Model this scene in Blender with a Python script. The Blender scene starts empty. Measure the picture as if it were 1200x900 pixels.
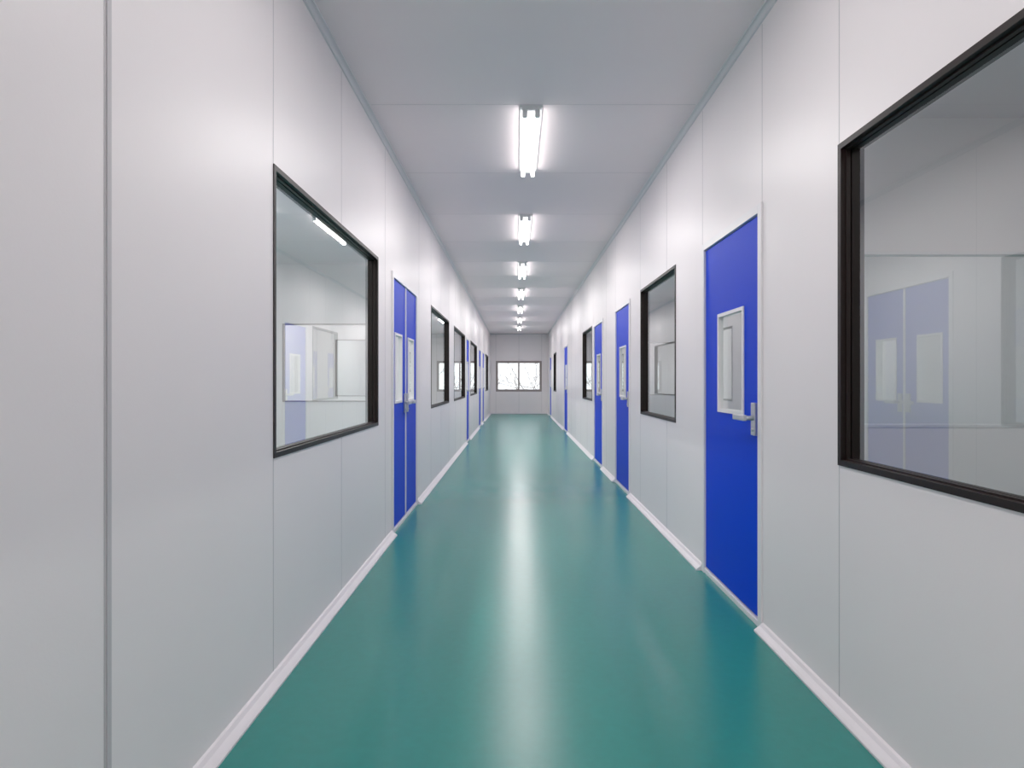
import bpy, bmesh, math, random
from mathutils import Vector, Matrix
random.seed(7)
scene = bpy.context.scene
try:
    scene.view_settings.view_transform = 'Standard'
    scene.view_settings.look = 'None'
    scene.view_settings.exposure = 0.04
    scene.view_settings.gamma = 1.14
except Exception as e:
    print(e)

# ------------------------------------------------------------------ dims
XL, XR = -1.01, 1.235          # corridor wall faces
H = 3.09                       # ceiling
T = 0.08                       # panel thickness
Y0, Y1 = -4.0, 23.0
OXL, OXR = -4.3, 4.7           # outer walls of the side rooms
WZ0, WZ1 = 0.93, 2.155         # window opening (outer frame)
DZ = 2.15                      # door opening top

# ------------------------------------------------------------------ materials
def srgb(r, g, b):
    f = lambda c: (c/255/12.92) if c/255 <= 0.04045 else ((c/255+0.055)/1.055)**2.4
    return (f(r), f(g), f(b), 1)

def mat(name, col, rough=0.5, metal=0.0, spec=0.5, noise=None, bump=None, coat=0.0, coat_rough=0.1, var=0.0):
    m = bpy.data.materials.new(name); m.use_nodes = True
    nt = m.node_tree; b = nt.nodes['Principled BSDF']
    b.inputs['Base Color'].default_value = col
    b.inputs['Roughness'].default_value = rough
    b.inputs['Metallic'].default_value = metal
    b.inputs['Specular IOR Level'].default_value = spec
    b.inputs['Coat Weight'].default_value = coat
    b.inputs['Coat Roughness'].default_value = coat_rough
    tc = nt.nodes.new('ShaderNodeTexCoord')
    if var:
        n = nt.nodes.new('ShaderNodeTexNoise'); n.inputs['Scale'].default_value = noise or 3.0
        n.inputs['Detail'].default_value = 6
        r = nt.nodes.new('ShaderNodeValToRGB')
        r.color_ramp.elements[0].position = 0.3; r.color_ramp.elements[1].position = 0.7
        r.color_ramp.elements[0].color = (*[c*(1-var) for c in col[:3]], 1)
        r.color_ramp.elements[1].color = (*[min(1, c*(1+var)) for c in col[:3]], 1)
        nt.links.new(tc.outputs['Object'], n.inputs['Vector'])
        nt.links.new(n.outputs['Fac'], r.inputs['Fac'])
        nt.links.new(r.outputs['Color'], b.inputs['Base Color'])
    if bump:
        n2 = nt.nodes.new('ShaderNodeTexNoise'); n2.inputs['Scale'].default_value = bump[0]
        n2.inputs['Detail'].default_value = 3
        bp = nt.nodes.new('ShaderNodeBump'); bp.inputs['Strength'].default_value = bump[1]
        bp.inputs['Distance'].default_value = bump[2]
        nt.links.new(tc.outputs['Object'], n2.inputs['Vector'])
        nt.links.new(n2.outputs['Fac'], bp.inputs['Height'])
        nt.links.new(bp.outputs['Normal'], b.inputs['Normal'])
    return m

def emis(name, col, s):
    m = bpy.data.materials.new(name); m.use_nodes = True
    b = m.node_tree.nodes['Principled BSDF']
    b.inputs['Base Color'].default_value = (0.9, 0.9, 0.9, 1)
    b.inputs['Emission Color'].default_value = col
    b.inputs['Emission Strength'].default_value = s
    return m

def glass_mat(name, tint, f0):
    """thin pane: transparent + mirror weighted by a two-sided Schlick term"""
    m = bpy.data.materials.new(name); m.use_nodes = True
    nt = m.node_tree; nt.nodes.clear()
    o = nt.nodes.new('ShaderNodeOutputMaterial')
    t = nt.nodes.new('ShaderNodeBsdfTransparent'); t.inputs['Color'].default_value = tint
    g = nt.nodes.new('ShaderNodeBsdfGlossy'); g.inputs['Roughness'].default_value = 0.0
    g.inputs['Color'].default_value = (0.97, 1, 0.99, 1)
    geo = nt.nodes.new('ShaderNodeNewGeometry')
    dot = nt.nodes.new('ShaderNodeVectorMath'); dot.operation = 'DOT_PRODUCT'
    nt.links.new(geo.outputs['Incoming'], dot.inputs[0]); nt.links.new(geo.outputs['Normal'], dot.inputs[1])
    def mth(op, a, b=None):
        n = nt.nodes.new('ShaderNodeMath'); n.operation = op
        for i, v in enumerate((a, b)):
            if v is None: continue
            if isinstance(v, (int, float)): n.inputs[i].default_value = v
            else: nt.links.new(v, n.inputs[i])
        return n.outputs[0]
    c = mth('ABSOLUTE', dot.outputs['Value'])
    p = mth('POWER', mth('SUBTRACT', 1.0, c), 5.0)
    F = mth('ADD', mth('MULTIPLY', p, 1-f0), f0)
    F2 = mth('DIVIDE', mth('MULTIPLY', F, 2.0), mth('ADD', F, 1.0))
    mx = nt.nodes.new('ShaderNodeMixShader')
    nt.links.new(F2, mx.inputs[0]); nt.links.new(t.outputs[0], mx.inputs[1])
    nt.links.new(g.outputs[0], mx.inputs[2]); nt.links.new(mx.outputs[0], o.inputs[0])
    return m

M_WALL = mat('wall_panel', srgb(242, 235, 237), 0.38, spec=0.4, var=0.012, noise=1.2, bump=(140, 0.10, 0.002))
M_CEIL = mat('ceiling_panel', srgb(250, 236, 239), 0.5, spec=0.25, var=0.01, noise=1.0, bump=(140, 0.08, 0.002))
M_FLOOR = mat('epoxy_floor', srgb(22, 128, 121), 0.26, spec=0.42, var=0.04, noise=25, bump=(260, 0.10, 0.002))
M_BLUE = mat('door_blue', srgb(0, 58, 212), 0.45, spec=0.08, var=0.06, noise=180, bump=(500, 0.12, 0.001))
M_FRAME = mat('door_frame_white', srgb(238, 234, 237), 0.35)
M_BASE = mat('baseboard_pvc', srgb(230, 224, 229), 0.4)
M_CORN = mat('cornice_aluminium', srgb(212, 210, 215), 0.4, metal=0.05)
M_DARK = mat('window_frame_dark', srgb(30, 20, 18), 0.45, spec=0.22)
M_DARK2 = mat('window_frame_grey', srgb(150, 138, 136), 0.4)
M_SEAM = mat('panel_joint', srgb(196, 192, 196), 0.5)
M_SEAMC = mat('ceiling_joint', srgb(224, 212, 216), 0.5)
M_METAL = mat('handle_steel', srgb(200, 202, 206), 0.3, metal=0.8)
M_GASKET = mat('gasket_black', srgb(40, 40, 42), 0.6)
M_GLASS = glass_mat('window_glass', (0.92, 0.95, 0.94, 1), 0.075)
M_GLASS_END = glass_mat('window_glass_clear', (0.96, 0.98, 0.98, 1), 0.04)
M_LAMP = mat('lamp_housing', srgb(235, 235, 235), 0.35)
M_TUBE = emis('lamp_tube', (1, 0.97, 0.96, 1), 8.0)
M_TUBE_DIM = emis('lamp_tube_dim', (1, 0.97, 0.96, 1), 7.5)
M_TUBE_R = emis('lamp_tube_added_room', (0.98, 0.99, 0.98, 1), 6)  # tubes of the lamps added in the side rooms
M_BARK = mat('bark', srgb(104, 94, 90), 0.8, var=0.2, noise=30)
M_SNOW = mat('snow_ground', srgb(240, 242, 245), 0.8, var=0.03, noise=2)

# ------------------------------------------------------------------ mesh helpers
def link(o, parent=None):
    scene.collection.objects.link(o)
    if parent: o.parent = parent
    return o

def boxes_obj(name, boxes, material, parent=None, bevel=0.0):
    me = bpy.data.meshes.new(name); bm = bmesh.new()
    for (x0, x1, y0, y1, z0, z1) in boxes:
        x0, x1 = sorted((x0, x1)); y0, y1 = sorted((y0, y1)); z0, z1 = sorted((z0, z1))
        v = [bm.verts.new((x, y, z)) for x in (x0, x1) for y in (y0, y1) for z in (z0, z1)]
        for q in ((0,1,3,2),(4,6,7,5),(0,4,5,1),(2,3,7,6),(0,2,6,4),(1,5,7,3)):
            bm.faces.new([v[i] for i in q])
    bmesh.ops.recalc_face_normals(bm, faces=bm.faces)
    bm.to_mesh(me); bm.free()
    me.materials.append(material)
    o = link(bpy.data.objects.new(name, me), parent)
    if bevel:
        md = o.modifiers.new('bevel', 'BEVEL'); md.width = bevel; md.segments = 2; md.limit_method = 'ANGLE'
    return o

def empty(name, loc=(0, 0, 0)):
    e = bpy.data.objects.new(name, None); e.empty_display_size = 0.1
    scene.collection.objects.link(e)
    return e

def cyl(name, p0, p1, r, material, parent=None, seg=16):
    p0 = Vector(p0); p1 = Vector(p1); d = p1-p0
    me = bpy.data.meshes.new(name); bm = bmesh.new()
    bmesh.ops.create_cone(bm, cap_ends=True, segments=seg, radius1=r, radius2=r, depth=d.length)
    bm.transform(d.to_track_quat('Z', 'Y').to_matrix().to_4x4())
    bm.transform(Matrix.Translation((p0+p1)/2))
    for f in bm.faces:
        if len(f.verts) == 4: f.smooth = True
    bm.to_mesh(me); bm.free(); me.materials.append(material)
    return link(bpy.data.objects.new(name, me), parent)

def prism_y(name, profile, spans, material):
    me = bpy.data.meshes.new(name); bm = bmesh.new()
    for (a, b) in spans:
        va = [bm.verts.new((x, a, z)) for x, z in profile]
        vb = [bm.verts.new((x, b, z)) for x, z in profile]
        n = len(profile)
        for i in range(n):
            bm.faces.new((va[i], va[(i+1) % n], vb[(i+1) % n], vb[i]))
        bm.faces.new(va); bm.faces.new(list(reversed(vb)))
    bmesh.ops.recalc_face_normals(bm, faces=bm.faces)
    bm.to_mesh(me); bm.free(); me.materials.append(material)
    return link(bpy.data.objects.new(name, me))

def wall_y(name, xa, xb, ya, yb, ops):
    bx = []; cur = ya
    for (a, b, z0, z1) in sorted(ops):
        if a > cur: bx.append((xa, xb, cur, a, 0, H))
        if z0 > 0: bx.append((xa, xb, a, b, 0, z0))
        bx.append((xa, xb, a, b, z1, H)); cur = b
    bx.append((xa, xb, cur, yb, 0, H))
    return boxes_obj(name, bx, M_WALL)

def wall_x(name, ya, yb, xa, xb, ops):
    bx = []; cur = xa
    for (a, b, z0, z1) in sorted(ops):
        bx.append((cur, a, ya, yb, 0, H))
        if z0 > 0: bx.append((a, b, ya, yb, 0, z0))
        bx.append((a, b, ya, yb, z1, H)); cur = b
    bx.append((cur, xb, ya, yb, 0, H))
    return boxes_obj(name, bx, M_WALL)

# ------------------------------------------------------------------ layout (outer frame extents)
L_WIN = [(2.48, 4.36), (7.07, 8.95), (9.68, 11.75), (13.15, 15.3), (19.5, 21.4)]
L_DOOR = [(4.84, 6.07, 2), (12.0, 12.75, 1), (16.0, 16.95, 1), (17.75, 18.65, 1)]
R_WIN = [(0.35, 2.287), (4.62, 5.92), (9.72, 11.1), (18.4, 19.7)]
R_DOOR = [(2.99, 3.95, 1), (6.47, 7.43, 1), (8.5, 9.46, 1), (14.3, 15.35, 1), (20.9, 21.9, 1)]

def ops(W, D):
    return [(a, b, WZ0, WZ1) for a, b in W] + [(a, b, 0, DZ) for a, b, _ in D]

floor = boxes_obj('floor', [(OXL-.1, OXR+.1, Y0-.1, Y1+.08, -0.1, 0)], M_FLOOR)
ceil = boxes_obj('ceiling', [(OXL-.1, OXR+.1, Y0-.1, Y1+.08, H, H+0.1)], M_CEIL)
wall_y('wall_left', XL-T, XL, Y0, Y1, ops(L_WIN, L_DOOR))
wall_y('wall_right', XR, XR+T, Y0, Y1, ops(R_WIN, R_DOOR))
wall_y('wall_outer_left', OXL-.1, OXL, Y0, Y1, [])
wall_y('wall_outer_right', OXR, OXR+.1, Y0, Y1, [])
EW = (-0.787, 0.98, 0.86, 2.04)
wall_x('wall_end', Y1, Y1+T, OXL-.1, OXR+.1, [EW])
wall_x('wall_back', Y0-T, Y0, OXL-.1, OXR+.1, [])

# ------------------------------------------------------------------ windows
wn = [0]
def window_frame_y(y0, y1, z0, z1, xf, s):
    wn[0] += 1
    e = empty('window_%d' % wn[0])
    w = 0.022
    a = xf - s*0.005; b = xf + s*(T+0.005)
    boxes_obj('frame', [(a, b, y0, y0+w, z0, z1), (a, b, y1-w, y1, z0, z1),
                        (a, b, y0+w, y1-w, z0, z0+w), (a, b, y0+w, y1-w, z1-w, z1)], M_DARK, e)
    g = xf + s*0.032
    k = 0.006
    bb = []
    for (p, q) in ((xf+s*0.014, xf+s*0.029), (xf+s*0.035, xf+s*0.05)):
        bb += [(p, q, y0+w, y0+w+k, z0+w, z1-w), (p, q, y1-w-k, y1-w, z0+w, z1-w),
               (p, q, y0+w+k, y1-w-k, z0+w, z0+w+k), (p, q, y0+w+k, y1-w-k, z1-w-k, z1-w)]
    boxes_obj('glazing_bead', bb, M_DARK, e)
    me = bpy.data.meshes.new('glass_pane')
    me.from_pydata([(g, y0+w, z0+w), (g, y1-w, z0+w), (g, y1-w, z1-w), (g, y0+w, z1-w)], [], [(0, 1, 2, 3)])
    me.materials.append(M_GLASS); link(bpy.data.objects.new('glass_pane', me), e)

def window_frame_x(x0, x1, z0, z1, yf, th, m=M_DARK, gm=M_GLASS, mull=False, w=0.034):
    wn[0] += 1
    e = empty('window_%d' % wn[0])
    a = yf-0.008; b = yf+th+0.008
    bx = [(x0, x0+w, a, b, z0, z1), (x1-w, x1, a, b, z0, z1), (x0+w, x1-w, a, b, z0, z0+w), (x0+w, x1-w, a, b, z1-w, z1)]
    if mull:
        c = (x0+x1)/2
        bx.append((c-0.03, c+0.03, a+0.01, b-0.01, z0+w, z1-w))
    boxes_obj('frame', bx, m, e)
    g = yf+th/2
    c0, c1 = x0+w, x1-w
    me = bpy.data.meshes.new('glass_pane')
    me.from_pydata([(c0, g, z0+w), (c1, g, z0+w), (c1, g, z1-w), (c0, g, z1-w)], [], [(0, 1, 2, 3)])
    me.materials.append(gm); link(bpy.data.objects.new('glass_pane', me), e)

for a, b in L_WIN: window_frame_y(a, b, WZ0, WZ1, XL, -1)
for a, b in R_WIN: window_frame_y(a, b, WZ0, WZ1, XR, 1)
window_frame_x(EW[0], EW[1], EW[2], EW[3], Y1, T, M_DARK2, M_GLASS_END, True, 0.085)

def partition(name, xa, xb, y, win=None, fm=M_FRAME):
    o = [(win[0], win[1], WZ0, WZ1)] if win else []
    wall_x(name, y, y+0.06, xa, xb, o)
    if win: window_frame_x(win[0], win[1], WZ0, WZ1, y, 0.06, fm, M_GLASS, False, 0.02)
partition('wall_partition_left_a', OXL, XL-T, 9.35, (-3.66, -2.27), M_DARK2)
partition('wall_partition_left_b', OXL, XL-T, 12.88, (-3.9, -3.1), M_DARK2)
partition('wall_partition_left_c', OXL, XL-T, 17.4)
partition('wall_partition_left_d', OXL, XL-T, -0.5)
partition('wall_partition_right_a', XR+T, OXR, 4.17, (1.75, 4.4))
partition('wall_partition_right_b', XR+T, OXR, 13.85, (3.0, 3.8), M_DARK2)
partition('wall_partition_right_c', XR+T, OXR, 17.4)
partition('wall_partition_right_d', XR+T, OXR, -0.5)

# ------------------------------------------------------------------ doors
dn = [0]
def leaf(e, tag, y0, y1, xf, s, handle_near, pz=(1.065, 1.66), pane=None):
    z0, z1 = 0.042, 2.10
    a = xf + s*0.004; b = xf + s*0.05
    wd = y1-y0
    if pane is None:
        pane = (y0+0.24*wd, y0+0.72*wd)
    py0, py1 = pane
    p0, p1 = pz
    boxes_obj('leaf_'+tag, [(a, b, y0, py0, z0, z1), (a, b, py1, y1, z0, z1),
                            (a, b, py0, py1, z0, p0), (a, b, py0, py1, p1, z1)], M_BLUE, e)
    w = 0.020; c = xf - s*0.003; d = xf + s*0.054
    boxes_obj('vision_frame_'+tag, [(c, d, py0, py0+w, p0, p1), (c, d, py1-w, py1, p0, p1),
                                    (c, d, py0+w, py1-w, p0, p0+w), (c, d, py0+w, py1-w, p1-w, p1)], M_FRAME, e)
    g = xf+s*0.012
    me = bpy.data.meshes.new('vision_glass_'+tag)
    me.from_pydata([(g, py0+w, p0+w), (g, py1-w, p0+w), (g, py1-w, p1-w), (g, py0+w, p1-w)], [], [(0, 1, 2, 3)])
    me.materials.append(M_GLASS); link(bpy.data.objects.new('vision_glass_'+tag, me), e)
    t = 1 if handle_near else -1
    hy = (y0+0.055) if handle_near else (y1-0.055)
    boxes_obj('handle_plate_'+tag, [(xf-s*0.012, xf+s*0.006, hy-0.026, hy+0.026, 0.97, 1.14)], M_METAL, e, 0.004)
    cyl('handle_neck_'+tag, (xf-s*0.005, hy, 1.06), (xf-s*0.055, hy, 1.06), 0.012, M_METAL, e)
    boxes_obj('handle_lever_'+tag, [(xf-s*0.044, xf-s*0.066, hy-t*0.014, hy+t*0.14, 1.045, 1.076)], M_METAL, e, 0.005)
    cyl('lock_cylinder_'+tag, (xf, hy, 1.0), (xf-s*0.018, hy, 1.0), 0.009, M_METAL, e, 12)

def door(y0, y1, n, xf, s):
    dn[0] += 1
    e = empty('door_%d' % dn[0])
    w = 0.045
    a = xf-s*0.010; b = xf+s*(T+0.004)
    boxes_obj('frame', [(a, b, y0, y0+w, 0, DZ), (a, b, y1-w, y1, 0, DZ), (a, b, y0+w, y1-w, DZ-w, DZ),
                        (xf-s*0.006, b, y0+w, y1-w, 0, 0.03)], M_FRAME, e, 0.002)
    boxes_obj('gasket', [(xf+s*0.03, xf+s*0.055, y0+w, y0+w+0.004, 0.03, DZ-w),
                         (xf+s*0.03, xf+s*0.055, y1-w-0.004, y1-w, 0.03, DZ-w)], M_GASKET, e)
    i0, i1 = y0+w+0.003, y1-w-0.003
    if n == 1:
        leaf(e, 'a', i0, i1, xf, s, True)
    else:
        m = (i0+i1)/2
        wd = m-i0
        leaf(e, 'a', i0, m-0.003, xf, s, False, pane=(i0+0.14*wd, i0+0.70*wd))
        leaf(e, 'b', m+0.003, i1, xf, s, True, pane=(m+0.20*wd, m+0.76*wd))
        boxes_obj('astragal', [(xf-s*0.004, xf+s*0.02, m-0.012, m+0.012, 0.042, 2.1)], M_FRAME, e)

for a, b, n in L_DOOR: door(a, b, n, XL, -1)
for a, b, n in R_DOOR: door(a, b, n, XR, 1)

# ------------------------------------------------------------------ baseboards, cornices, joints
def spans(D, lo, hi, gap=0.0):
    out = []; cur = lo
    for a, b, _ in sorted(D):
        out.append((cur, a-gap)); cur = b+gap
    out.append((cur, hi)); return out
def bprof(x, s):
    return [(x, 0), (x+s*0.045, 0), (x+s*0.045, 0.008), (x+s*0.034, 0.017), (x+s*0.018, 0.028), (x+s*0.008, 0.04), (x, 0.045)]
prism_y('baseboard_left', bprof(XL, 1), spans(L_DOOR, Y0, Y1), M_BASE)
prism_y('baseboard_right', bprof(XR, -1), spans(R_DOOR, Y0, Y1), M_BASE)
boxes_obj('baseboard_end', [(XL+.045, XR-.045, Y1-0.03, Y1, 0, 0.05)], M_BASE, None, 0.008)
def cprof(x, s):
    pts = [(x, H), (x+s*0.034, H)]
    for i in range(0, 6):
        t = i/5*math.pi/2
        pts.append((x+s*(0.032-0.024*math.sin(t)), H-0.007-0.028*(1-math.cos(t))))
    pts.append((x, H-0.038))
    return pts
prism_y('trim_1', cprof(XL, 1), [(Y0, Y1)], M_CORN)
prism_y('trim_2', cprof(XR, -1), [(Y0, Y1)], M_CORN)
boxes_obj('trim_3', [(XL+.04, XR-.04, Y1-0.03, Y1, H-0.03, H)], M_CORN, None, 0.006)

def joints(name, ys, xf, s, W, D, wide=()):
    bx = []
    for y in ys:
        w = 0.0025
        segs = [(0.045, H-0.045)]
        for a, b in W:
            if a-0.001 < y < b+0.001: segs = [(0.045, WZ0), (WZ1, H-0.045)]
        for a, b, _ in D:
            if a-0.001 < y < b+0.001: segs = [(DZ, H-0.045)]
        for z0, z1 in segs:
            bx.append((xf-s*0.0008, xf+s*0.001, y-w, y+w, z0, z1))
            if y in wide:
                bx.append((xf-s*0.004, xf+s*0.001, y+0.005, y+0.020, z0, z1))
    return boxes_obj(name, bx, M_SEAM)
jl = [-2.6, -1.5, -0.5, 0.5, 1.465, 2.482, 3.45, 4.60, 6.2, 7.07, 8.02, 8.95, 9.9, 10.85, 11.8, 12.9, 14.2, 15.3, 17.3, 19.0, 20.4, 21.6]
jr = [-2.6, -1.5, -0.5, 0.35, 1.3, 2.284, 3.0, 3.96, 4.9, 5.95, 7.44, 8.2, 9.6, 10.4, 11.4, 12.4, 13.4, 14.28, 15.4, 16.4, 17.4, 18.4, 19.7]
joints('trim_4', jl, XL, -1, L_WIN, L_DOOR, wide=(1.465,))
joints('trim_5', jr, XR, 1, R_WIN, R_DOOR)
bx = []
y = 3.97-2.6*3
while y < Y1:
    bx.append((XL+.045, XR-.045, y-0.0025, y+0.0025, H-0.001, H+0.001)); y += 1.3
boxes_obj('trim_6', bx, M_SEAMC)
boxes_obj('trim_7', [(x-0.005, x+0.005, Y1-0.001, Y1+0.001, z0, z1) for x in (-0.787, 0.1, 0.98) for z0, z1 in ((0.05, 0.86), (2.04, H-0.03))], M_SEAM)

# ------------------------------------------------------------------ lamps
def lamp(x, yc, tube, watts, col):
    e = empty('fluorescent_ceiling_light')
    L = 0.61
    me = bpy.data.meshes.new('housing'); bm = bmesh.new()
    prof = [(-0.075, H), (-0.075, H-0.012), (-0.030, H-0.030), (0.030, H-0.030), (0.075, H-0.012), (0.075, H)]
    va = [bm.verts.new((x+px, yc-L, pz)) for px, pz in prof]
    vb = [bm.verts.new((x+px, yc+L, pz)) for px, pz in prof]
    for i in range(6): bm.faces.new((va[i], va[(i+1) % 6], vb[(i+1) % 6], vb[i]))
    bm.faces.new(va); bm.faces.new(vb[::-1]); bmesh.ops.recalc_face_normals(bm, faces=bm.faces)
    bm.to_mesh(me); bm.free(); me.materials.append(M_LAMP)
    link(bpy.data.objects.new('housing', me), e)
    for k, sx in enumerate((-0.042, 0.042)):
        cyl('tube_%d' % k, (x+sx, yc-L+0.035, H-0.052), (x+sx, yc+L-0.035, H-0.052), 0.015, tube, e, 12)
        for j, sy in enumerate((-1, 1)):
            boxes_obj('socket_%d_%d' % (k, j), [(x+sx-0.017, x+sx+0.017, yc+sy*(L-0.035), yc+sy*(L-0.005), H-0.072, H-0.01)], M_LAMP, e, 0.004)
        ld = bpy.data.lights.new('tube_light', 'AREA'); ld.shape = 'RECTANGLE'
        ld.size = 0.03; ld.size_y = 2*L-0.08; ld.energy = watts; ld.color = col
        lo = bpy.data.objects.new('tube_light_%d' % k, ld); lo.location = (x+sx, yc, H-0.069)
        link(lo, e)
for yc, wt in ((-3.2, 5.5), (-0.6, 5.5), (1.99, 6), (4.59, 8.3), (7.17, 8.8), (9.77, 9), (12.37, 9), (15.0, 9), (17.6, 9), (20.2, 9)):
    lamp(0.1, yc, M_TUBE_DIM if yc < 2.5 else M_TUBE, wt, (1, 0.965, 0.955))
for x, yc in ((-2.7, 2.0), (-2.7, 5.9), (-2.7, 11.1), (-2.7, 15.0), (-2.7, 20.0)):  # added lamps, kept out of view, to light the left rooms
    lamp(x, yc, M_TUBE_R, 34, (1, 0.985, 0.965))
for x, yc, wt in ((3.0, 1.6, 12), (3.0, 6.5, 9), (3.0, 9.9, 12), (3.0, 15.6, 14), (3.0, 20.0, 14)):  # lamps added so the right rooms are lit, placed out of view
    lamp(x, yc, M_TUBE_R, wt, (1, 0.98, 0.965))

# ------------------------------------------------------------------ outside
boxes_obj('ground', [(-30, 30, Y1+0.12, 70, -0.5, -0.1)], M_SNOW)
def shrub(name, bx, by, hgt, n):
    cu = bpy.data.curves.new(name, 'CURVE'); cu.dimensions = '3D'; cu.bevel_depth = 0.024; cu.bevel_resolution = 1
    def br(p, d, ln, r, depth):
        sp = cu.splines.new('POLY'); k = 6; sp.points.add(k-1)
        q = p.copy(); pts = []
        for i in range(k):
            sp.points[i].co = (*q, 1); sp.points[i].radius = r*(1-0.6*i/k); pts.append(q.copy())
            d = (d+Vector((random.uniform(-.3, .3), random.uniform(-.3, .3), random.uniform(-.2, .2)))).normalized()
            q = q+d*ln/k
        if depth:
            for i in range(3):
                j = random.randint(1, k-1)
                nd = (d+Vector((random.uniform(-1, 1), random.uniform(-1, 1), random.uniform(-.5, .6)))).normalized()
                br(pts[j], nd, ln*0.65, r*0.6, depth-1)
    for i in range(n):
        br(Vector((bx+random.uniform(-.1, .1), by, -0.12)), Vector((random.uniform(-.5, .5), random.uniform(-.4, .4), 1)).normalized(), hgt, 1.0, 3)
    cu.materials.append(M_BARK)
    return link(bpy.data.objects.new(name, cu))
shrub('bare_shrub', -1.1, 28.0, 2.4, 3)
shrub('bare_shrub.001', 0.6, 29.0, 2.2, 3)
shrub('bare_shrub.002', 1.6, 27.5, 2.0, 2)

w = bpy.data.worlds.new('world'); scene.world = w; w.use_nodes = True
bg = w.node_tree.nodes['Background']; bg.inputs[0].default_value = (0.95, 0.97, 1.0, 1); bg.inputs[1].default_value = 1.6

# ------------------------------------------------------------------ camera
cd = bpy.data.cameras.new('camera'); cam = bpy.data.objects.new('camera', cd); scene.collection.objects.link(cam)
cam.location = (0, 0, 1.25); cam.rotation_euler = (math.radians(90), 0, 0)
cd.sensor_width = 36; cd.lens = 21.0; cd.shift_x = -5/1200; cd.shift_y = -3/1200
cd.clip_start = 0.02
scene.camera = cam
